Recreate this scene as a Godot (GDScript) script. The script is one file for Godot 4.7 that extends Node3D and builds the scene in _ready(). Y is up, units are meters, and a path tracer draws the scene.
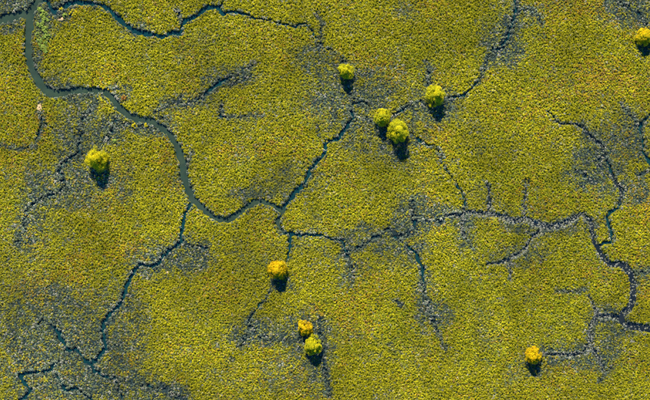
extends Node3D
# Aerial view straight down on a marsh: creeks, yellow-green sedge, ten small trees.
# Plan coordinates are photograph pixels on the marsh surface: 1 px = 0.3 m, x to the right (east), y down (south).

const S := 0.3
const CAM_H := 380.0
const X0 := -110.0
const Y0 := -90.0
const FW := 1740      # distance field, half-pixel cells
const FH := 1160
const ZW := 218       # zone fields, 4 px cells
const ZH := 146

var dist := PackedFloat32Array()
var speck := PackedFloat32Array()
var sparse := PackedFloat32Array()
var warm := PackedFloat32Array()
var green := PackedFloat32Array()
var n_fine := FastNoiseLite.new()
var n_mid := FastNoiseLite.new()
var n_big := FastNoiseLite.new()
var n_hue := FastNoiseLite.new()
var taken := {}
var M := {}

# ---------------------------------------------------------------- plan of the creeks: x, y, width (px)
const RIVER := [
	[-90,34,11, -40,26,10, 0,19.5,8.5, 12,17,9, 22,13.5,10, 29,15,9, 29,28,8, 27.5,42,7, 28.5,55,7.5, 31.5,68,7.5, 36.5,78,8, 43,88,9, 51,93.5,9, 62,93.5,8, 75,90.5,6.5, 88,90,6.5, 100,90.5,6.5, 108,93,6.5, 113,100,6, 118,106.5,6.5, 126,114,6.5, 138,119,6.5, 150,121,6.5, 160,126,6.5, 170,135,6.5, 177,146,6.5, 181,157,7, 183,168,8, 185,180,7.5, 188,189,6.5, 193,200,7, 200,206,6, 208,213,6, 217,219,6, 226,220,5.5, 236,216,6, 245,208,6, 252,203.5,5.5, 262,201,5, 270,204,5, 278,209,4.5, 283,212,4.5, 278,219,3.6, 278,226,3.6, 283,232,3.4, 290,234,3.2, 300,235,2.8, 312,235,2.4, 322,235,2.2, 330,239,2, 338,240,2, 343,242,2.4, 345,250,2.8, 350,251,2],
	[27,14,8, 34,7,7, 38,0,7, 41,-20,8, 36,-60,8, 46,-90,8],
]
const CREEKS := [
	[283,211,3.5, 286,203,3, 291,198,3.5, 297,191,3.2, 304,184,3.4, 308,177,3.2, 310,170,3, 316,163,2.8, 321,158,2.8, 326,150,2.6, 325,143,2.2, 331,141,2.4, 339,138,2.8, 345,130,2.8, 350,122,2.4, 354,117,2.2, 351,111,1.8, 355,104,1.8, 362,101,1.8, 368,105,1.6],
	[38,0,4, 47,1,3, 53,12,2.4, 62,8,3, 70,3,4, 82,2,4.5, 93,4,3.5, 101,5,3.5, 108,9,3.2, 115,16,4, 121,21,4, 128,27,3.4, 136,32,4.2, 146,34,3.8, 153,34,3, 161,37,3, 172,33,3.6, 180,33.5,3.6, 182.5,27,2.8, 184,21,3, 190,19,3.4, 198,15,3.2, 205,8.5,3.8, 215,6.5,3.4, 222,5,2.4],
	[218,8,2.8, 223,14,3, 232,11,2.2, 240,13,2.2, 248,15,2, 255,19,1.8, 267,19,1.4, 277,22,1.6, 285,25,1.8, 294,27,2.2, 300,24,1.8, 306,24,1.8, 311,30,1.8, 315,37,1.8, 317,44,1.7, 328,49,1.7, 336,53,1.4],
	[192,202,2.6, 187,210,2.6, 184,220,2.8, 181,235,2.8, 181,243,2.8, 172,248,3, 165,254,3.2, 160,262,2.8, 152,267,2.6, 146,265,2.4, 140,264,2.8, 134,271,3, 130,280,3.4, 126,287,2.8, 124,295,2.6, 122,301,2.8, 114,310,2.6, 108,317,2.8, 103,323,3, 103,335,2.8, 106,346,3, 104.5,350,3, 100,356,2.8, 94,361,3.2, 92,365,3.4, 94,371,2.8, 103,376,2.8, 110,379,2.2],
	[110,379,1.4, 116,378,1.6, 118,385,1.4, 121,397,1.8, 122,420,2],
	[92,365,3, 85,361,2.8, 80,353,2.8, 75,349,2.4, 68,351,3, 65,345,2.8, 60,337,3.2, 58,331,2.8, 52,326,2.2, 49,324,1.4],
	[61,361,2, 52,364,2.2, 51,370,2.6, 40,372,2.6, 28,373,2.8, 21,376,3.2, 22,382,2.8, 28,386,2.8, 31,390,3.4, 25,396,3, 20,401,3, 12,425,3.5, 0,460,3.5],
	[53,370,1.3, 56,374,1.4, 61,382,2.2, 64,390,2.6, 75,389,2.2, 82,392,2, 90,398,2.4, 95,405,2.4, 100,430,2.2],
	[145,385,1.4, 150,387,2.4, 157,389,1.6],
	[43,320,1.6, 36,325,1.8],
	[445,98,1.7, 455,98,1.8, 464,95,2.2, 470,90,2, 476,84,1.8, 480,78,1.6],
	[502,46,1.6, 509,35,2.4, 511,28,2, 513,20,1.7, 516,10,1.8, 515,0,1.8, 514,-30,2],
	[408,106,1.7, 400,111,1.8, 393,116,1.4],
	[410,133,1.5, 415,137,1.8, 421,141,2.2, 427,145,1.7, 434,146,1.8, 441,153,1.7, 442,163,1.8, 448,172,1.8, 455,182,1.9, 461,192,1.8, 464,200,1.8, 465,208,2],
	[446,216,1.6, 440,222,1.8], [418,219,1.8, 414,222,1.7, 413,229,1.6],
	[394,236,1.4, 401,241,1.6, 407,246,1.8, 415,253,2.2, 418,260,2.6, 422,267,2.8, 423,276,2.2, 424,284,1.5],
	[380,235,1.5, 374,238,1.5, 368,242,1.5], [362,246,1.6, 357,248,1.5],
	[621,201,2.2, 619,208,2.2, 610,212,2.4, 607,217,2.6, 609,226,2.8, 612,235,2.8, 611,242,2.6, 602,245,2.2, 595,245,2],
	[613,175,2.2, 610,168,2.2, 607,160,1.6],
	[651,115,2, 642,122,2.4, 640,130,2.4, 643,140,1.6, 643,152,2.6, 648,160,3, 656,170,3, 690,185,3],
	[290,234,2.2, 290,245,2.2, 288,258,1.8, 286,264,1.5],
	[271,291,1.7, 265,299,1.8, 260,305,1.5, 252,315,1.7, 249,322,1.7],
	[205,93,1.6, 212,88,2.2, 219,84,2.6, 226,79,1.8, 232,76,1.4], [218,79,2.2, 221,83,1.8],
	[221,107,1.4, 220.5,116,1.5, 226,118,1.4], [318,127,2, 319,135,1.8],
	[78,143,1.8, 80,151,1.6, 70,158,1.6, 66,160,1.8, 60,167,1.9, 61,176,1.4], [54,195,1.5, 46,197,1.6], [35,201,1.4, 33,206,1.6],
	[556,121,1.5, 549,111,1.9], [583,127,1.7, 590,136,1.9, 593,139,1.5], [345,250,2, 347,257,1.6],
	[200,248,1.4, 205,248,1.6],
	[40,112,1.2, 41,119,1.2, 43,124,1.4, 38,133,1.4, 36,144,1.2], [43,124,1.2, 50,127,1.1, 54,131,1.2],
]
# dark mud beds crowded with pale clumps
const SPECKLED := [
	[588,218,4.4, 592,224,4.4, 592,233,4.4, 595,243,4.8, 600,252,5.6, 605,260,5.6, 612,265,5.6, 620,264,6.2, 627,268,6.8, 632,276,6.8, 634,286,7, 633,300,7, 630,308,6.6, 624,313,7.2, 621,319,7.2, 626,325,6.6, 635,327,7.2, 652,329,7.6, 700,338,7, 760,332,7],
	[478,213,3, 490,214,5, 505,217,5, 515,222,5, 525,218,4.5, 535,224,6, 548,227,6, 562,225,6, 573,219,5, 582,214,4, 588,218,4],
	[525,217,2.6, 524,205,2.4, 526,192,2.2, 526,180,1.6], [489,214,2.6, 490,200,3, 488,184,2.4],
	[541,231,3, 531,239,3.6, 527,247,3, 520,253,3, 510,259,3.6, 500,263,2.6, 488,264,2], [510,262,2.4, 511,280,1.8],
	[619,318,5, 610,316,4.6, 598,316,4.4, 594,308,2.6, 589,296,1.6],
	[597,317,4, 590,327,4, 590,345,4, 585,352,3, 575,355,2.6, 560,355,2.6, 545,354,2], [590,345,3.4, 598,358,3.4, 604,372,2.4],
	[621,201,2.4, 622,190,3.4, 618,186,3, 613,176,2.6], [605,157,2.2, 602,146,2.4, 592,138,3, 583,128,2.6, 575,124,2.2, 562,124,2.2, 555,120,1.8],
	[465,208,2, 463,216,2.6, 462,228,2.8, 464,236,2], [463,215,2.2, 455,214,2.2, 446,216,2], [465,212,2, 478,213,3],
]
# wet gaps in the sedge without a channel: x, y, width
const RILLS := [
	[97,104,3, 90,110,4, 84,118,5, 81,130,6, 78,145,6], [82,152,5, 67,160,5, 60,168,5, 62,180,4, 66,188,4, 50,196,5, 36,201,4, 25,212,3, 24,225,2.5, 22,240,2.5, 17,243,3],
	[155,112,3, 172,103,4, 185,105,3, 197,100,4, 203,95,5, 212,91,4, 219,83,5, 226,80,3, 231,77,4, 240,73,3, 247,69,4, 254,63,3], [232,84,4, 240,80,4, 250,78,2], [180,105,3, 180,96,4], [221,104,2, 221,117,2.5, 240,117,2, 262,115,2], [160,117,3, 170,118,3],
	[516,10,3, 530,9,3.5, 538,16,3.5, 541,24,2.5], [515,0,4, 516,12,5, 510,32,7, 502,46,8, 492,52,7, 486,62,4, 480,79,3],
	[425,104,2, 418,102,2, 408,106,3, 398,112,4, 392,118,3], [354,117,2, 365,118,2.5, 373,121,2], [350,92,3, 356,101,2.5], [343,60,4, 346,66,4],
	[388,229,3, 378,236,3, 368,242,3, 360,247,3, 350,251,3], [440,222,4, 430,219,3, 418,220,4, 414,228,4, 408,235,5, 396,236,5, 388,230,4], [412,200,5, 414,220,5],
	[424,284,3, 424,300,3, 430,310,4, 434,322,4, 437,330,3, 446,350,2], [345,250,4, 348,260,3, 353,270,2.5, 352,285,2],
	[251,322,4, 247,335,5, 240,346,4], [249,322,3, 255,332,3, 262,338,3, 275,340,3, 292,340,3, 305,338,3], [320,318,3, 321,340,4, 324,365,4, 330,395,4],
	[183,243,3, 192,246,4, 206,248,4], [160,385,5, 172,394,7, 185,402,6], [118,379,2, 138,384,2.5, 152,388,3], [108,347,2, 116,344,2, 125,342,2],
	[612,-4,3, 625,5,4, 638,14,5, 646,24,5], [640,130,3, 632,117,3, 621,104,2.5], [638,175,2, 650,171,2.5], [636,271,3, 644,273,3, 652,268,2.5], [556,290,2, 570,292,2.4, 586,289,2],
	[177,10,4, 183,22,3], [0,145,2.5, 18,149,3, 36,147,2.5], [181,180,2, 191,153,4], [575,170,3, 585,176,4, 594,182,3], [600,165,4, 596,150,4], [475,250,2, 466,238,3], [48,8,4, 60,18,4],
	[56,10,6, 66,4,6], [319,60,2, 322,22,2, 316,14,2], [430,66,3, 428,80,5, 430,92,5], [105,140,4, 112,130,5, 116,118,4], [110,125,3, 128,124,3, 150,128,3],
	[40,100,2, 40,112,2, 43,124,2.5, 37,140,2.5], [600,380,3, 612,366,3], [395,300,3, 402,306,3],
]
# zones, ellipses: x, y, rx, ry, strength
const SPARSE_SHADE_Z := [350,88,42,26,.45, 432,108,30,20,.45, 380,140,45,22,.35, 345,112,38,20,.4, 315,60,20,18,.3, 230,76,30,12,.35, 190,104,30,10,.4, 80,140,26,40,.5, 60,188,34,22,.5, 28,225,12,30,.4, 112,130,14,16,.55, 148,128,28,6,.7, 124,180,15,20,.3, 55,325,60,40,.5, 60,365,60,45,.55, 128,335,24,42,.4, 150,262,24,20,.45, 185,256,30,18,.55, 110,388,60,20,.45, 168,395,24,12,.55, 255,194,30,8,.5, 415,213,24,20,.55, 402,245,28,22,.45, 452,216,34,10,.5, 362,236,25,12,.4, 465,236,9,16,.4, 346,262,10,26,.35, 424,300,10,32,.5, 440,315,14,14,.45, 502,44,20,26,.5, 520,14,26,14,.35, 628,12,32,16,.5, 600,160,28,34,.5, 632,130,20,24,.4, 632,192,20,14,.5, 583,175,22,14,.45, 645,274,9,10,.4, 252,332,26,16,.5, 308,336,26,22,.4, 320,362,12,40,.4, 290,372,30,18,.3, 575,356,48,14,.55, 606,325,22,20,.4, 518,255,26,12,.4, 10,6,26,12,.8, 8,26,16,5,.7, 44,20,12,18,.5, 36,60,7,14,.6, 56,86,18,7,.6, 85,97,18,6,.7, 120,92,10,10,.7, 140,28,14,6,.5, 64,12,12,10,.7, 35,200,20,40,.2, 300,180,30,20,.2, 545,228,50,9,.35, 437,110,11,11,.75, 396,147,13,13,.75, 102,177,11,13,.75, 348,84,8,10,.7, 281,284,9,8,.7, 315,358,8,8,.7, 536,370,8,9,.6, 646,46,6,8,.6, 384,130,9,9,.7, 20,265,35,50,.15]  # late ellipses thin sedge to dark mud on tree shadows, painting them deeper
const WARM_Z := [600,70,30,14,.5, 580,5,36,14,.5, 612,20,10,7,.7, 640,195,20,14,.75, 638,215,20,10,.4, 620,140,18,24,.5, 90,235,62,34,.35, 50,290,45,20,.4, 250,150,44,9,.35, 560,60,50,20,.3, 375,315,55,36,.3, 205,290,40,24,.2, 385,75,26,14,.45, 180,382,8,8,.7, 390,247,28,16,.35, 110,345,30,45,.3, 60,360,50,35,.35, 600,220,16,22,.45, 30,45,14,40,.3, 128,377,7,5,.6, 440,135,14,10,.4, 575,90,60,15,.25, 20,140,30,40,.3, 175,165,16,26,.3, 640,60,16,40,.3, 640,280,20,30,.2]
const GREEN_Z := [43,30,9,24,1, 40,8,9,10,.6, 610,326,14,12,.6, 600,255,14,20,.5, 580,236,14,12,.4, 60,105,8,6,.7, 67,113,6,5,.7, 272,190,12,7,.6, 480,300,120,70,.25, 560,180,70,40,.3, 430,30,120,40,.2, 360,190,60,25,.2, 8,200,20,80,.25, 470,235,80,30,.15, 640,330,16,10,.5, 200,240,20,16,.3]


# ---------------------------------------------------------------- fields
func stamp_line(a: Array, into: PackedFloat32Array, reach: float) -> PackedFloat32Array:
	for k in range(0, a.size() - 3, 3):
		var p := Vector2(a[k], a[k + 1])
		var q := Vector2(a[k + 3], a[k + 4])
		var w0: float = a[k + 2] * 0.5
		var w1: float = a[k + 5] * 0.5
		var lo_x := maxi(0, int((minf(p.x, q.x) - reach - X0) * 2))
		var hi_x := mini(FW - 1, int((maxf(p.x, q.x) + reach - X0) * 2))
		var lo_y := maxi(0, int((minf(p.y, q.y) - reach - Y0) * 2))
		var hi_y := mini(FH - 1, int((maxf(p.y, q.y) + reach - Y0) * 2))
		var d := q - p
		var l2 := maxf(d.length_squared(), 0.0001)
		for j in range(lo_y, hi_y + 1):
			for i in range(lo_x, hi_x + 1):
				var c := Vector2(X0 + i * 0.5, Y0 + j * 0.5)
				var t := clampf((c - p).dot(d) / l2, 0, 1)
				var v := (c - p - d * t).length() - lerpf(w0, w1, t)
				var n := j * FW + i
				if v < into[n]:
					into[n] = v
	return into

func stamp_zone(list: Array, into: PackedFloat32Array) -> PackedFloat32Array:
	for k in range(0, list.size(), 5):
		var cx: float = list[k]
		var cy: float = list[k + 1]
		var rx: float = list[k + 2] * 1.35
		var ry: float = list[k + 3] * 1.35
		for j in range(maxi(0, int((cy - ry - Y0) / 4)), mini(ZH - 1, int((cy + ry - Y0) / 4) + 1) + 1):
			for i in range(maxi(0, int((cx - rx - X0) / 4)), mini(ZW - 1, int((cx + rx - X0) / 4) + 1) + 1):
				var u := (X0 + i * 4 - cx) / rx
				var v := (Y0 + j * 4 - cy) / ry
				var f := clampf(1.0 - sqrt(u * u + v * v), 0, 1)
				f = smoothstep(0.0, 0.55, f) * float(list[k + 4])
				var n := j * ZW + i
				into[n] = into[n] + f - into[n] * f
	return into

func fine(f: PackedFloat32Array, x: float, y: float) -> float:
	var u := (x - X0) * 2
	var v := (y - Y0) * 2
	if u < 0 or v < 0 or u >= FW - 1 or v >= FH - 1:
		return 12.0
	var i := int(u)
	var j := int(v)
	var n := j * FW + i
	return lerpf(lerpf(f[n], f[n + 1], u - i), lerpf(f[n + FW], f[n + FW + 1], u - i), v - j)

func zone(f: PackedFloat32Array, x: float, y: float) -> float:
	var u := (x - X0) / 4
	var v := (y - Y0) / 4
	if u < 0 or v < 0 or u >= ZW - 1 or v >= ZH - 1:
		return 0.0
	var i := int(u)
	var j := int(v)
	var n := j * ZW + i
	return lerpf(lerpf(f[n], f[n + 1], u - i), lerpf(f[n + ZW], f[n + ZW + 1], u - i), v - j)

func channel(x: float, y: float) -> float:   # px to the water's edge, negative in it, with a ragged bank
	var d := fine(dist, x + n_fine.get_noise_2d(x * 4.0 + 900.0, y * 4.0) * 2.0, y + n_fine.get_noise_2d(x * 4.0, y * 4.0 + 900.0) * 2.0)
	d += n_fine.get_noise_2d(x * 8.0, y * 8.0) * 1.0 + n_fine.get_noise_2d(x * 21.0, y * 21.0 + 40.0) * 0.5
	return minf(d, puddle(x, y))

func puddle(x: float, y: float) -> float:   # broken water in the wet gaps
	return maxf(gap(x, y), -1.2) + 2.0 + n_fine.get_noise_2d(x * 11.0 + 200.0, y * 11.0) * 4.2

func gap(x: float, y: float) -> float:
	return fine(rill, x + n_fine.get_noise_2d(x * 5, y * 5) * 2.4, y + n_fine.get_noise_2d(x * 5 + 70, y * 5) * 2.4)

func height(x: float, y: float) -> float:
	var d := channel(x, y)
	var h := lerpf(-1.1, 0.0, smoothstep(-1.5, 0.9, d))
	return h + n_fine.get_noise_2d(x * 5.0, y * 5.0) * 0.07 + n_mid.get_noise_2d(x, y) * 0.05

func at(x: float, y: float, h := 0.0) -> Vector3:
	return Vector3((x - 325.0) * S, h, (y - 200.0) * S)

func seen_at(x: float, y: float, h: float) -> Vector2:   # plan place of a thing whose part at height h is seen at x, y
	var k := (CAM_H - h) / CAM_H
	return Vector2(325.0 + (x - 325.0) * k, 200.0 + (y - 200.0) * k)

# ---------------------------------------------------------------- nodes
func numbered(called: String) -> String:
	var n: int = taken.get(called, 0)
	taken[called] = n + 1
	return called if n == 0 else "%s_%03d" % [called, n]

func tag(o: Node, label: String, category: String, group := "") -> void:
	o.set_meta("label", label)
	o.set_meta("category", category)
	if group:
		o.set_meta("group", group)

func obj(called: String, mesh: Mesh, mat: Material, parent: Node = self) -> MeshInstance3D:
	var o := MeshInstance3D.new()
	o.name = numbered(called) if parent == self else called
	o.mesh = mesh
	o.material_override = mat
	parent.add_child(o, true)
	return o

func arrays(v: PackedVector3Array, n: PackedVector3Array, c: PackedColorArray, ix: PackedInt32Array) -> ArrayMesh:
	var a := []
	a.resize(Mesh.ARRAY_MAX)
	a[Mesh.ARRAY_VERTEX] = v
	a[Mesh.ARRAY_NORMAL] = n
	a[Mesh.ARRAY_COLOR] = c
	a[Mesh.ARRAY_INDEX] = ix
	var m := ArrayMesh.new()
	m.add_surface_from_arrays(Mesh.PRIMITIVE_TRIANGLES, a)
	return m

func noise_tex(freq: float, lo: Color, hi: Color, seed_: int, size := 512, octaves := 5) -> NoiseTexture2D:
	var n := FastNoiseLite.new()
	n.seed = seed_
	n.frequency = freq
	n.fractal_octaves = octaves
	var g := Gradient.new()
	g.set_color(0, lo)
	g.set_color(1, hi)
	var t := NoiseTexture2D.new()
	t.width = size
	t.height = size
	t.seamless = true
	t.noise = n
	t.color_ramp = g
	return t

func normal_tex(freq: float, strength: float, seed_: int) -> NoiseTexture2D:
	var n := FastNoiseLite.new()
	n.seed = seed_
	n.frequency = freq
	var t := NoiseTexture2D.new()
	t.width = 512
	t.height = 512
	t.seamless = true
	t.noise = n
	t.as_normal_map = true
	t.bump_strength = strength
	return t

func leafy(back: float) -> StandardMaterial3D:
	var m := StandardMaterial3D.new()
	m.vertex_color_use_as_albedo = true
	m.roughness = 0.9
	m.metallic_specular = 0.12
	m.cull_mode = BaseMaterial3D.CULL_DISABLED
	m.backlight_enabled = true
	m.backlight = Color(back, back, back * 0.6)
	return m

# ---------------------------------------------------------------- plants
func tussock_mesh(rng: RandomNumberGenerator, blades: int, r: float, h: float, w: float, uneven: float) -> ArrayMesh:
	var v := PackedVector3Array()
	var n := PackedVector3Array()
	var c := PackedColorArray()
	var ix := PackedInt32Array()
	for b in blades:
		var a := rng.randf() * TAU
		var reach := r * sqrt(rng.randf_range(0.05, 1.0)) * (1.0 + uneven * sin(a * 3.0))
		var rise := h * rng.randf_range(0.65, 1.1) * (1.15 - 0.5 * reach / r)
		var out := Vector3(cos(a), 0, sin(a))
		var side := Vector3(-sin(a), rng.randf_range(-0.5, 0.5), cos(a)).normalized() * w * rng.randf_range(0.6, 1.2)
		var foot := out * r * 0.12 + Vector3(rng.randf_range(-.1, .1), -0.05, rng.randf_range(-.1, .1)) * r
		var bend := out * reach * 0.55 + Vector3(0, rise, 0)
		var tip := out * reach + Vector3(0, rise * rng.randf_range(0.6, 0.95), 0)
		var k := v.size()
		v.append_array([foot - side * 0.6, foot + side * 0.6, bend - side, bend + side, tip])
		var up := (Vector3.UP + out * 0.35).normalized()
		n.append_array([out, out, up, up, up])
		var tone := rng.randf_range(0.72, 1.2)
		var tint := Color(tone, tone * rng.randf_range(0.93, 1.05), tone)
		for q in 5:
			c.append(tint)
		ix.append_array([k, k + 2, k + 1, k + 1, k + 2, k + 3, k + 2, k + 4, k + 3])
	return arrays(v, n, c, ix)

func leaves(rng: RandomNumberGenerator, centres: Array, per: int, size: float, tints: Array) -> ArrayMesh:
	# centres: [position, radius, outward]
	var v := PackedVector3Array()
	var n := PackedVector3Array()
	var c := PackedColorArray()
	var ix := PackedInt32Array()
	for m in centres:
		var base: Color = tints[rng.randi() % tints.size()]
		var lum := rng.randf_range(0.85, 1.12)
		for q in per:
			var d := Vector3(rng.randfn(), rng.randfn(), rng.randfn()).normalized()
			if d.dot(m[2]) < -0.3:
				d = -d
			var p: Vector3 = m[0] + d * float(m[1]) * pow(rng.randf(), 0.4)
			var nn: Vector3 = (d + m[2] * 0.5 + Vector3(rng.randfn(), rng.randfn() + 0.4, rng.randfn()) * 0.55).normalized()
			var e := nn.cross(Vector3(rng.randfn(), rng.randfn(), rng.randfn())).normalized()
			var f := nn.cross(e)
			var s := size * rng.randf_range(0.6, 1.3)
			var k := v.size()
			v.append_array([p - e * s, p + f * s * 0.45 + nn * s * 0.12, p + e * s, p - f * s * 0.45 + nn * s * 0.12])
			n.append_array([nn, nn, nn, nn])
			var l := lum * rng.randf_range(0.75, 1.2)
			var tint := Color(base.r * l * rng.randf_range(0.9, 1.1), base.g * l, base.b * l)
			for w in 4:
				c.append(tint)
			ix.append_array([k, k + 1, k + 2, k, k + 2, k + 3])
	return arrays(v, n, c, ix)

func tube(pts: Array, radii: Array, sides := 7) -> ArrayMesh:
	var st := SurfaceTool.new()
	st.begin(Mesh.PRIMITIVE_TRIANGLES)
	for k in pts.size() - 1:
		var d: Vector3 = (pts[k + 1] - pts[k]).normalized()
		var e := d.cross(Vector3(0.31, 0.2, 0.93)).normalized()
		var f := d.cross(e)
		for s in sides:
			var a0 := TAU * s / sides
			var a1 := TAU * (s + 1) / sides
			var o0 := e * cos(a0) + f * sin(a0)
			var o1 := e * cos(a1) + f * sin(a1)
			var q := [pts[k] + o0 * radii[k], pts[k] + o1 * radii[k], pts[k + 1] + o1 * radii[k + 1], pts[k + 1] + o0 * radii[k + 1]]
			var on := [o0, o1, o1, o0]
			for w in [0, 1, 2, 0, 2, 3]:
				st.set_normal(on[w])
				st.add_vertex(q[w])
	return st.commit()

func tree(px: float, py: float, rpx: float, h: float, tints: Array, label: String, sd: int, squash := 1.0) -> void:
	var rng := RandomNumberGenerator.new()
	rng.seed = sd
	var r := rpx * S * 1.27
	var c := seen_at(px, py, h * 0.45)
	var root := Node3D.new()
	root.name = numbered("marsh_tree")
	add_child(root)
	root.position = at(c.x, c.y, height(c.x, c.y) - 0.05)
	tag(root, label, "tree", "small trees scattered over the marsh")
	var lean := Vector3(rng.randf_range(-.1, .1), 0, rng.randf_range(-.1, .1))
	obj("trunk", tube([Vector3(0, -0.3, 0), Vector3(0, 0.2, 0), lean + Vector3(0, h * 0.3, 0), lean * 2 + Vector3(0, h * 0.6, 0), lean * 2 + Vector3(0, h * 0.88, 0)], [0.034 * h, 0.027 * h, 0.021 * h, 0.013 * h, 0.004 * h], 9), M.bark, root)
	var centres := []
	for k in 9:
		var a := k * 2.4 + rng.randf() * 0.6
		var y0 := h * rng.randf_range(0.16, 0.55)
		var o := Vector3(cos(a), 0, sin(a))
		var y1 := y0 + h * rng.randf_range(0.08, 0.2)
		var l := r * rng.randf_range(0.6, 0.8) * (1.1 - 0.5 * y0 / h)
		obj("limb", tube([lean + Vector3(0, y0, 0), o * l * 0.5 + Vector3(0, (y0 + y1) * 0.5 + 0.1, 0), o * l + Vector3(0, y1 + 0.15, 0)], [0.012 * h, 0.008 * h, 0.003 * h], 6), M.bark, root)
	var lobes := []
	for k in 5:
		lobes.append([rng.randf() * TAU, rng.randf_range(0.08, 0.3)])
	var count := int(44 + 3.8 * r * r)
	for k in count:
		var t := pow(rng.randf(), 1.15)                    # 0 at the crown's foot, 1 at its tip
		var a := rng.randf() * TAU
		var prof := pow(1.0 - pow(t, 1.9), 0.62) * lerpf(0.72, 1.0, smoothstep(0.0, 0.22, t))
		for q in lobes:
			prof *= 1.0 - q[1] * (0.5 + 0.5 * sin((2.0 + fmod(q[0], 2.0)) * a + q[0] + t * 4.0)) * 0.5
		var cr := r * rng.randf_range(0.15, 0.30)
		var rr := (r - cr * 0.7) * prof * (rng.randf_range(0.72, 1.14) if k % 3 else rng.randf_range(0.1, 0.7))
		var p := Vector3(cos(a) * rr, h * lerpf(0.13, 0.97, t), sin(a) * rr * squash) + lean * 2 * t
		var o := (Vector3(cos(a), 0.25 + t * 0.9, sin(a))).normalized()
		centres.append([p, cr * lerpf(1.0, 0.65, t), o])
	obj("crown", leaves(rng, centres, 150, 0.13, tints), M.foliage, root)

func bush(called: String, px: float, py: float, r: float, h: float, tints: Array, label: String, category: String, group: String, sd: int) -> void:
	var rng := RandomNumberGenerator.new()
	rng.seed = sd
	var root := Node3D.new()
	root.name = numbered(called)
	add_child(root)
	root.position = at(px, py, height(px, py))
	tag(root, label, category, group)
	var centres := []
	for k in int(9 + r * 8):
		var a := rng.randf() * TAU
		var t := sqrt(rng.randf())
		var o := Vector3(cos(a) * t, 0, sin(a) * t)
		centres.append([o * r * 0.8 + Vector3(0, h * (0.35 + 0.45 * (1.0 - t * t)) * rng.randf_range(0.85, 1.1), 0), r * rng.randf_range(0.2, 0.32), (o + Vector3(0, 0.8, 0)).normalized()])
	for k in 5:
		var a := k * 1.26 + rng.randf()
		obj("stem", tube([Vector3(0, -0.15, 0), Vector3(cos(a) * r * 0.2, h * 0.3, sin(a) * r * 0.2), Vector3(cos(a) * r * 0.6, h * 0.62, sin(a) * r * 0.6)], [0.035, 0.025, 0.01], 5), M.bark, root)
	obj("foliage", leaves(rng, centres, 46, 0.11, tints), M.foliage, root)

func copies(called: String, mesh: Mesh, mat: Material, list: Array, label: String, category: String) -> void:
	if list.is_empty():
		return
	var mm := MultiMesh.new()
	mm.transform_format = MultiMesh.TRANSFORM_3D
	mm.use_colors = true
	mm.mesh = mesh
	mm.instance_count = list.size()
	for k in list.size():
		mm.set_instance_transform(k, list[k][0])
		mm.set_instance_color(k, list[k][1])
	var o := MultiMeshInstance3D.new()
	o.name = numbered(called)
	o.multimesh = mm
	o.material_override = mat
	add_child(o)
	o.set_meta("kind", "stuff")
	tag(o, label, category)

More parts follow.
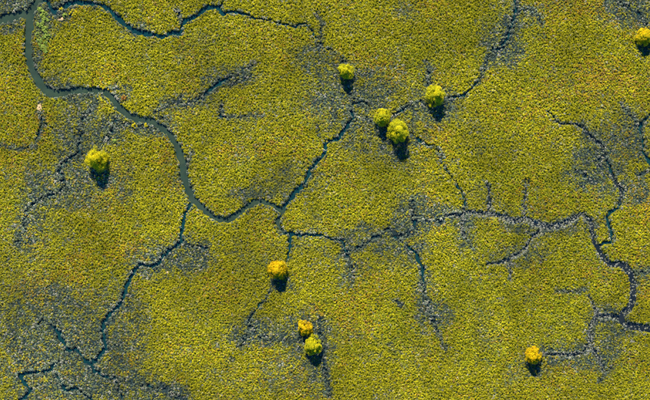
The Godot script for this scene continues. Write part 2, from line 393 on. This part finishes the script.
# ---------------------------------------------------------------- ground and water
func build_ground() -> void:
	var xs := PackedFloat32Array()
	var ys := PackedFloat32Array()
	var out := [12000.0, 5000.0, 2500.0, 1400.0, 900.0, 600.0, 400.0, 280.0, 200.0, 150.0, 110.0, 85.0, 65.0, 50.0, 38.0, 28.0, 20.0, 13.0, 8.0, 4.0, 1.8]
	for o in out:
		xs.append(-40.0 - o)
		ys.append(-35.0 - o)
	for k in 731:
		xs.append(-40.0 + k)
	for k in 471:
		ys.append(-35.0 + k)
	out.reverse()
	for o in out:
		xs.append(690.0 + o)
		ys.append(435.0 + o)
	var w := xs.size()
	var hgt := ys.size()
	var v := PackedVector3Array()
	var c := PackedColorArray()
	var n := PackedVector3Array()
	v.resize(w * hgt)
	c.resize(w * hgt)
	n.resize(w * hgt)
	var litter := Color(0.15, 0.145, 0.012)
	var mud := Color(0.020, 0.037, 0.040)
	for j in hgt:
		for i in w:
			var x := xs[i]
			var y := ys[j]
			var h := height(x, y)
			v[j * w + i] = at(x, y, h)
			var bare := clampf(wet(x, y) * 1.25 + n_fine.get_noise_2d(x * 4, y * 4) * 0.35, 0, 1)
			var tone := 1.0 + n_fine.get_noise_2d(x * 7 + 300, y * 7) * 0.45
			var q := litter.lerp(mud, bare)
			if x < -150 or x > 800 or y < -130 or y > 530:
				q = Color(0.2, 0.18, 0.02).lerp(Color(0.1, 0.1, 0.03), clampf(0.5 + n_mid.get_noise_2d(x, y) * 1.2, 0, 1))
			c[j * w + i] = Color(q.r * tone, q.g * tone, q.b * tone)
	for j in hgt:
		for i in w:
			var l := j * w + maxi(i - 1, 0)
			var r := j * w + mini(i + 1, w - 1)
			var u := maxi(j - 1, 0) * w + i
			var d := mini(j + 1, hgt - 1) * w + i
			n[j * w + i] = (v[d] - v[u]).cross(v[r] - v[l]).normalized()
	var ix := PackedInt32Array()
	ix.resize((w - 1) * (hgt - 1) * 6)
	var k := 0
	for j in hgt - 1:
		for i in w - 1:
			var a := j * w + i
			ix[k] = a; ix[k + 1] = a + 1; ix[k + 2] = a + w
			ix[k + 3] = a + 1; ix[k + 4] = a + w + 1; ix[k + 5] = a + w
			k += 6
	obj("ground", arrays(v, n, c, ix), M.ground).set_meta("kind", "structure")
	# the wide river carries grey-green silt, the side creeks are clear and dark
	var wv := PackedVector3Array()
	var wn := PackedVector3Array()
	var wc := PackedColorArray()
	var wi := PackedInt32Array()
	for j in 201:
		for i in 291:
			var x := X0 + i * 3.0
			var y := Y0 + j * 3.0
			wv.append(at(x, y, WATER_Y))
			wn.append(Vector3.UP)
			var q0 := Color.BLACK
			var f := 1.0 - smoothstep(-1.0, 3.0, fine(silt, x, y))
			q0 = Color(0.006, 0.030, 0.034).lerp(Color(0.012, 0.016, 0.020), 1.0 - smoothstep(0.0, 4.0, fine(speck, x, y)))   # peat-stained water of the eastern creeks
			var k2 := 1.0 + 0.25 * n_mid.get_noise_2d(x * 3, y * 3)
			var q := q0.lerp(Color(0.027, 0.044, 0.028), f)
			wc.append(Color(q.r * k2, q.g * k2, q.b * k2))
			if i < 290 and j < 200:
				var a := j * 291 + i
				wi.append_array([a, a + 1, a + 291, a + 1, a + 292, a + 291])
	var wtr := obj("water", arrays(wv, wn, wc, wi), M.water)
	wtr.set_meta("kind", "structure")

func wet(x: float, y: float) -> float:   # 0 dense sedge, 1 bare mud
	var wx := x + n_mid.get_noise_2d(x * 3.0, y * 3.0 + 90.0) * 7.0
	var wy := y + n_mid.get_noise_2d(x * 3.0 + 500.0, y * 3.0) * 7.0
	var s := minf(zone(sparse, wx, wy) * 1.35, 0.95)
	var a := 1.0 - smoothstep(-2.0, 4.5, gap(x, y))
	s *= clampf(1.0 + n_fine.get_noise_2d(x * 3.0 + 40.0, y * 3.0) * 1.5, 0.35, 1.5)
	var crack := 1.0 - absf(n_mid.get_noise_2d(x * 0.9 + 310.0, y * 0.9)) * 14.0   # hairline drains
	var region := clampf(0.12 + s * 0.9 + n_big.get_noise_2d(x * 1.3 + 77.0, y * 1.3) * 1.1, 0, 0.75)
	var pale_patch := maxf(0.0, n_mid.get_noise_2d(x * 0.8, y * 0.8 + 600.0) - 0.16) * 0.8
	s = clampf(s + maxf(crack, 0.0) * region + pale_patch, 0, 0.95)
	return clampf(s + a * 0.8 * (1 - s), 0, 1)

var rill := PackedFloat32Array()
var silt := PackedFloat32Array()
const WATER_Y := -0.5

func _ready() -> void:
	# camera
	var cam := Camera3D.new()
	cam.position = Vector3(0, CAM_H, 0)
	cam.rotation_degrees = Vector3(-90, 0, 0)
	cam.fov = rad_to_deg(2.0 * atan(60.0 / CAM_H))
	cam.far = 9000.0
	cam.current = true
	add_child(cam)
	# sky and exposure
	var sky_mat := ProceduralSkyMaterial.new()
	sky_mat.sky_top_color = Color(0.08, 0.36, 0.63)
	sky_mat.sky_horizon_color = Color(0.52, 0.71, 0.82)
	sky_mat.sky_curve = 0.12
	sky_mat.ground_bottom_color = Color(0.35, 0.36, 0.2)
	sky_mat.ground_horizon_color = Color(0.55, 0.66, 0.75)
	var sky := Sky.new()
	sky.sky_material = sky_mat
	var env := Environment.new()
	env.background_mode = Environment.BG_SKY
	env.sky = sky
	env.tonemap_mode = Environment.TONE_MAPPER_LINEAR
	env.tonemap_exposure = 2.5
	env.sdfgi_enabled = true
	env.ssao_enabled = true
	env.ssil_enabled = true
	var we := WorldEnvironment.new()
	we.environment = env
	add_child(we)
	# sun: high in the north, a little west; shadows fall down the picture and slightly right
	var sun := DirectionalLight3D.new()
	sun.light_energy = 1.5
	sun.light_angular_distance = 0.5
	sun.light_color = Color(1.0, 0.95, 0.86)
	sun.shadow_enabled = true
	add_child(sun)
	var el := deg_to_rad(45.0)
	sun.look_at_from_position(Vector3.ZERO, Vector3(0.17 * cos(el), -sin(el), 0.985 * cos(el)), Vector3.UP)

	for q in [[n_fine, 11, 0.03], [n_mid, 12, 0.02], [n_big, 13, 0.008], [n_hue, 14, 0.02]]:
		q[0].seed = q[1]
		q[0].frequency = q[2]
		q[0].fractal_octaves = 4
	dist.resize(FW * FH)
	dist.fill(12.0)
	rill = dist.duplicate()
	speck = dist.duplicate()
	silt = dist.duplicate()
	silt = stamp_line(RIVER[0].slice(0, 45 * 3), silt, 10.0)
	silt = stamp_line(RIVER[1], silt, 10.0)
	for a in RIVER: dist = stamp_line(a, dist, 12.0)
	for a in CREEKS:
		var wide: Array = a.duplicate()
		for k in range(2, wide.size(), 3):
			wide[k] = wide[k] * 1.2 + 0.2 if wide[k] > 2.15 else wide[k] * 0.95
		dist = stamp_line(wide, dist, 8.0)
	for a in SPECKLED:
		dist = stamp_line(a, dist, 8.0)
		speck = stamp_line(a, speck, 8.0)
	for a in RILLS: rill = stamp_line(a, rill, 8.0)
	sparse.resize(ZW * ZH)
	warm = sparse.duplicate()
	green = sparse.duplicate()
	sparse = stamp_zone(SPARSE_SHADE_Z, sparse)
	warm = stamp_zone(WARM_Z, warm)
	green = stamp_zone(GREEN_Z, green)
	materials()
	build_ground()
	build_trees()
	build_bushes()
	build_sedge()

func materials() -> void:
	M.grass = leafy(0.3)
	M.foliage = leafy(0.4)
	var g := StandardMaterial3D.new()
	g.vertex_color_use_as_albedo = true
	g.albedo_texture = noise_tex(0.02, Color(0.62, 0.62, 0.62), Color(1, 1, 1), 5)
	g.uv1_triplanar = true
	g.uv1_world_triplanar = true
	g.uv1_scale = Vector3(0.31, 0.31, 0.31)
	g.normal_enabled = true
	g.normal_texture = normal_tex(0.03, 6.0, 6)
	g.roughness = 0.8
	g.metallic_specular = 0.2
	M.ground = g
	var w := StandardMaterial3D.new()
	w.vertex_color_use_as_albedo = true
	w.albedo_texture = noise_tex(0.012, Color(0.82, 0.86, 0.9), Color(1, 1, 0.96), 8)
	w.uv1_triplanar = true
	w.uv1_world_triplanar = true
	w.uv1_scale = Vector3(0.05, 0.05, 0.05)
	w.roughness = 0.12
	w.metallic_specular = 0.3
	w.normal_enabled = true
	w.normal_scale = 0.15
	w.normal_texture = normal_tex(0.02, 2.0, 9)
	M.water = w
	var b := StandardMaterial3D.new()
	b.albedo_color = Color(0.36, 0.31, 0.26)
	b.albedo_texture = noise_tex(0.05, Color(0.6, 0.6, 0.6), Color(1, 1, 1), 15, 256)
	b.uv1_triplanar = true
	b.roughness = 0.9
	M.bark = b
	var s := StandardMaterial3D.new()
	s.albedo_color = Color(0.72, 0.62, 0.45)
	s.albedo_texture = noise_tex(0.03, Color(0.7, 0.7, 0.7), Color(1, 1, 1), 16, 256)
	s.uv1_triplanar = true
	s.roughness = 0.95
	M.sand = s

func build_trees() -> void:
	var lime := [Color(0.36, 0.355, 0.010), Color(0.41, 0.38, 0.010), Color(0.30, 0.31, 0.012), Color(0.43, 0.38, 0.01)]
	var gold := [Color(0.47, 0.32, 0.006), Color(0.51, 0.36, 0.007), Color(0.41, 0.30, 0.006), Color(0.45, 0.27, 0.006)]
	var mix := [Color(0.50, 0.39, 0.008), Color(0.44, 0.36, 0.01), Color(0.53, 0.36, 0.007)]
	var bright := [Color(0.41, 0.37, 0.009), Color(0.36, 0.34, 0.01), Color(0.45, 0.38, 0.008)]
	tree(346, 71, 8.2, 6.2, lime, "lone round lime tree at the head of a thin blue creek", 101)
	tree(435.5, 95.5, 10.6, 7.4, lime, "lime tree with a bright blue creek leaving its side", 102)
	tree(381.5, 117, 8.8, 6.6, lime, "smaller of the two lime trees standing together", 103)
	tree(398.5, 131, 11.6, 8.6, lime, "large yellow-green tree beside a smaller one, with the longest shadow", 104)
	tree(96.5, 159, 11.6, 8.4, bright, "broad bright yellow tree standing alone west of the wide river", 105)
	tree(277, 269.5, 10.4, 6.6, gold, "deep golden orange tree beside the creek running south", 106)
	tree(305, 328.5, 7.8, 4.6, gold, "small golden tree right behind a larger lime green one", 107)
	tree(312.5, 346, 9.8, 6.4, lime, "lime green tree in front of a small golden one", 108)
	tree(533, 355.5, 9.0, 6.2, gold, "orange yellow tree at the end of a speckled grey creek", 109)
	tree(645, 36, 8.8, 5.6, mix, "yellow orange tree half cut off beyond open sedge", 110)

func build_bushes() -> void:
	var yel := [Color(0.44, 0.36, 0.012), Color(0.36, 0.32, 0.014)]
	var grn := [Color(0.21, 0.29, 0.05), Color(0.26, 0.33, 0.06), Color(0.15, 0.22, 0.04)]
	var red := [Color(0.36, 0.15, 0.03), Color(0.3, 0.18, 0.03)]
	bush("shrub", 124, 97.5, 0.95, 0.9, red, "rusty red shrub on bare ground above the river bend", "shrub", "", 201)
	bush("shrub", 134.5, 126, 1.0, 0.9, yel, "rounder of two yellow shrubs below the river bank", "shrub", "", 202)
	bush("shrub", 146, 125.5, 0.8, 0.8, yel, "small flat yellow shrub below the river bank", "shrub", "", 203)
	bush("shrub", 115, 141, 0.8, 0.8, grn, "small vivid green shrub on grey mud near the yellow tree", "shrub", "", 204)
	bush("shrub", 60.5, 9.5, 1.0, 1.0, yel, "olive yellow shrub on an islet between two dark pools", "shrub", "", 205)
	bush("shrub", 65, 15.5, 0.8, 0.8, grn, "little green shrub beside the pale bare patch", "shrub", "", 206)
	bush("shrub", 74, 14, 1.5, 1.0, yel, "wide yellow shrub at the tip of the sedge field by the pools", "shrub", "", 207)
	var rng := RandomNumberGenerator.new()
	rng.seed = 31
	for k in 26:
		var y := 8.0 + 44.0 * (k + rng.randf()) / 26.0
		var x := 44.5 - (y - 10.0) * 0.06 + rng.randf_range(-6, 6) * (1.0 if y < 40 else 0.6)
		if channel(x, y) > 1.6:
			bush("green_bush", x, y, rng.randf_range(0.6, 1.05), rng.randf_range(0.55, 0.9), grn, "fresh green bush in the strip along the river's east bank", "bush", "green bushes along the river bank", 220 + k)
	# bare sandy patches
	for a in SAND:
		var st := SurfaceTool.new()
		st.begin(Mesh.PRIMITIVE_TRIANGLES)
		st.set_smooth_group(0)
		var rings := 7
		var seg := 26
		var pt := func(i: int, s: int) -> Vector3:
			var t := float(i) / rings
			var an := TAU * (s % seg) / seg
			var wob := 1.0 + 0.45 * n_fine.get_noise_2d(cos(an) * 40 + a[5] * 200, sin(an) * 40)
			var x: float = a[0] + cos(an) * a[2] * t * wob
			var y: float = a[1] + sin(an) * a[3] * t * wob
			return at(x, y, height(x, y) + lerpf(0.12, -0.06, t * t) + n_fine.get_noise_2d(x * 16, y * 16) * 0.05)
		for i in rings:
			for s in seg:
				for q in [[i, s], [i + 1, s], [i + 1, s + 1], [i, s], [i + 1, s + 1], [i, s + 1]]:
					st.add_vertex(pt.call(q[0], q[1]))
		st.generate_normals()
		var o := obj("sand_patch", st.commit(), M.sand)
		o.set_meta("kind", "structure")
		tag(o, a[4], "sand")

const SAND := [[39.5, 107.5, 3.2, 4.2, "pale sandy patch at the head of a narrow rill", 1], [60.5, 19, 3.6, 2.4, "pale sandy patch beside the green bank strip", 2], [167.5, 272.5, 1.6, 1.4, "tiny whitish bare spot in dull sedge south of the creek", 3]]

func sandy(x: float, y: float) -> bool:
	for a in SAND:
		if Vector2((x - a[0]) / a[2], (y - a[1]) / a[3]).length() < 0.8 + 0.5 * n_fine.get_noise_2d(x * 12, y * 12):
			return true
	return false

const REED_CREEKS := ["the deep winding creek with open dark water", "the broad grey creek joining the deep winding one", "the narrow dead-end spur off the broad grey creek", "the wider dead-end spur off the broad grey creek", "the thin side branch off the broad grey creek", "the stub below the thin side branch", "the short arm that meets the deep creek's bend", "the creek ending at the orange yellow tree", "the tail beyond the fork near the orange yellow tree", "the pale shallow reach above the narrow dark creek", "the faint creek starting in open yellow sedge", "the creek end below the junction with the thin blue creek", "the reach between wet gaps and the thin blue creek", "the reach linking the thin blue and broad grey creeks"]

func creek_of(x: float, y: float) -> int:
	var best := 0
	var least := 1e9
	for n in SPECKLED.size():
		var a: Array = SPECKLED[n]
		for k in range(0, a.size() - 3, 3):
			var c := Geometry2D.get_closest_point_to_segment(Vector2(x, y), Vector2(a[k], a[k + 1]), Vector2(a[k + 3], a[k + 4]))
			if c.distance_to(Vector2(x, y)) < least:
				least = c.distance_to(Vector2(x, y))
				best = n
	return best

func build_sedge() -> void:
	var rng := RandomNumberGenerator.new()
	rng.seed = 77
	var shapes := []
	for k in 6:
		shapes.append(tussock_mesh(rng, 28, 0.38, 0.45, 0.044, 0.2))
	var pale_shape := tussock_mesh(rng, 24, 0.36, 0.34, 0.04, 0.25)
	var clump_shape := tussock_mesh(rng, 26, 0.38, 0.24, 0.06, 0.1)
	var lists := [[], [], [], [], [], []]
	var pale := []
	var clumps := []
	var step := 1.42
	var y := -130.0
	while y < 530.0:
		var x := -150.0
		while x < 800.0:
			var px := x + rng.randf_range(-0.5, 0.5) * step * 1.2
			var py := y + rng.randf_range(-0.5, 0.5) * step * 1.2
			x += step
			var d := channel(px, py)
			if fine(speck, px, py) < 0.6:
				continue
			if d < 0.25 or sandy(px, py):
				continue
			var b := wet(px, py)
			var bank := 1.0 - smoothstep(0.3, 3.2, d)
			var roll := rng.randf()
			var turn := Basis(Vector3.UP, rng.randf() * TAU)
			var patch := n_fine.get_noise_2d(px * 3.0, py * 3.0)
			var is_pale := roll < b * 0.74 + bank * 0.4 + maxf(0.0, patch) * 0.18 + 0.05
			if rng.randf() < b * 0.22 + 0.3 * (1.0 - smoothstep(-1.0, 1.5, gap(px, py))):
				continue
			var tone := rng.randf_range(0.7, 1.25) * (1.0 + 0.3 * n_mid.get_noise_2d(px * 1.6, py * 1.6) + 0.5 * n_big.get_noise_2d(px, py))
			var h0 := height(px, py)
			if is_pale:
				var s1 := rng.randf_range(0.6, 1.2) * (1.0 + 0.35 * bank)
				var q := Color(0.18, 0.205, 0.045).lerp(Color(0.105, 0.16, 0.125), rng.randf())
				var r1 := rng.randf()
				q = q.lerp(Color(0.19, 0.23, 0.19), bank * 0.6)
				if r1 < 0.14:
					q = Color(0.33, 0.33, 0.25)
				elif r1 < 0.4:
					q = Color(0.07, 0.09, 0.05)
				pale.append([Transform3D(turn.scaled(Vector3(s1, s1 * (1.0 + 0.6 * bank), s1)), at(px, py, h0)), Color(q.r * tone, q.g * tone, q.b * tone)])
				continue
			var wv := clampf(zone(warm, px, py) + n_hue.get_noise_2d(px * 0.8, py * 0.8) * 0.8 - 0.04, 0, 1)
			var gv := clampf(zone(green, px, py) + n_hue.get_noise_2d(px * 0.7 + 700, py * 0.7) * 0.7, 0, 1)
			var q2 := Color(0.315, 0.30, 0.010)
			var r2 := rng.randf()
			if r2 < 0.18:
				q2 = Color(0.42, 0.395, 0.012)
			elif r2 < 0.36:
				q2 = Color(0.20, 0.215, 0.012)
			elif r2 < 0.43:
				q2 = Color(0.41, 0.37, 0.09)
			if rng.randf() < gv * 0.9:
				q2 = q2.lerp(Color(0.225, 0.27, 0.014), 0.75)
			if zone(green, px, py) > 0.75 and rng.randf() < 0.85:
				q2 = Color(0.22, 0.28, 0.06)
			if rng.randf() < wv * 0.85:
				q2 = Color(0.36, 0.25, 0.014) if rng.randf() < 0.7 else Color(0.25, 0.16, 0.04)
			q2 = q2.lerp(Color(0.19, 0.20, 0.10), b * 0.3)
			var s2 := rng.randf_range(0.6, 1.25) * (1.0 - 0.18 * b)
			var sh := rng.randf_range(0.6, 1.7)
			lists[rng.randi() % 6].append([Transform3D(turn.scaled(Vector3(s2, s2 * sh, s2)), at(px, py, h0)), Color(q2.r * tone, q2.g * tone, q2.b * tone)])
		y += step
	for k in 6:
		copies("marsh_grass", shapes[k], M.grass, lists[k], "dense yellow-green sedge covering the marsh between the creeks", "grass")
	copies("pale_grass", pale_shape, M.grass, pale, "thin grey-green sedge along the creeks and wet gaps", "grass")
	# pale clumps on the dark beds of the speckled creeks
	step = 1.25
	y = -40.0
	while y < 440.0:
		var x := 440.0
		while x < 760.0:
			var px := x + rng.randf_range(-0.5, 0.5) * step * 1.5
			var py := y + rng.randf_range(-0.5, 0.5) * step * 1.5
			x += step
			var sp := fine(speck, px, py)
			if sp > 1.4:
				continue
			var open: bool = px > 586 and py > 214 and py < 340 and not (px < 612 and py > 300)   # the deep creek keeps clear water
			var chance := 0.62 if py > 205 else 0.25
			if open:
				chance = 0.2 if sp < -0.8 else 0.34
			if rng.randf() > chance:
				continue
			var s0 := rng.randf_range(0.5, 1.15)
			var g0 := rng.randf_range(0.6, 1.35)
			var q3 := Color(0.19, 0.21, 0.17) if rng.randf() < 0.7 else Color(0.16, 0.175, 0.09)
			clumps.append([Transform3D(Basis(Vector3.UP, rng.randf() * TAU).scaled(Vector3(s0, s0, s0)), at(px, py, maxf(height(px, py), WATER_Y - 0.02))), Color(q3.r * g0, q3.g * g0, q3.b * g0), s0])
		y += step
	# the 300 largest in view stand as things, the rest as one mass
	var order := range(clumps.size())
	order.sort_custom(func(a, b2): return clumps[a][2] > clumps[b2][2] if clumps[a][2] != clumps[b2][2] else a < b2)
	var shared := {}
	var rest := []
	var made := 0
	for k in order:
		var t: Transform3D = clumps[k][0]
		if made < 300 and absf(t.origin.x) < 97.0 and absf(t.origin.z) < 59.5:
			var v := made % 6
			if not shared.has(v):
				var m := StandardMaterial3D.new()
				var c := Color(0.21, 0.23, 0.185) * (0.5 + 0.13 * v)
				m.albedo_color = Color(c.r, c.g, c.b).linear_to_srgb()
				m.vertex_color_use_as_albedo = true
				m.roughness = 0.75
				m.cull_mode = BaseMaterial3D.CULL_DISABLED
				shared[v] = m
			var o := obj("reed_clump", clump_shape, shared[v])
			o.transform = t
			tag(o, "pale grey reed clump in " + REED_CREEKS[creek_of(t.origin.x / S + 325.0, t.origin.z / S + 200.0)], "reeds", "pale reed clumps in the speckled creeks")
			made += 1
		else:
			rest.append(clumps[k])
	copies("creek_reeds", clump_shape, M.grass, rest, "pale grey reeds crowding the dark speckled creeks", "reeds")
	print("tufts ", lists[0].size() * 6, " pale ", pale.size(), " clumps ", clumps.size())
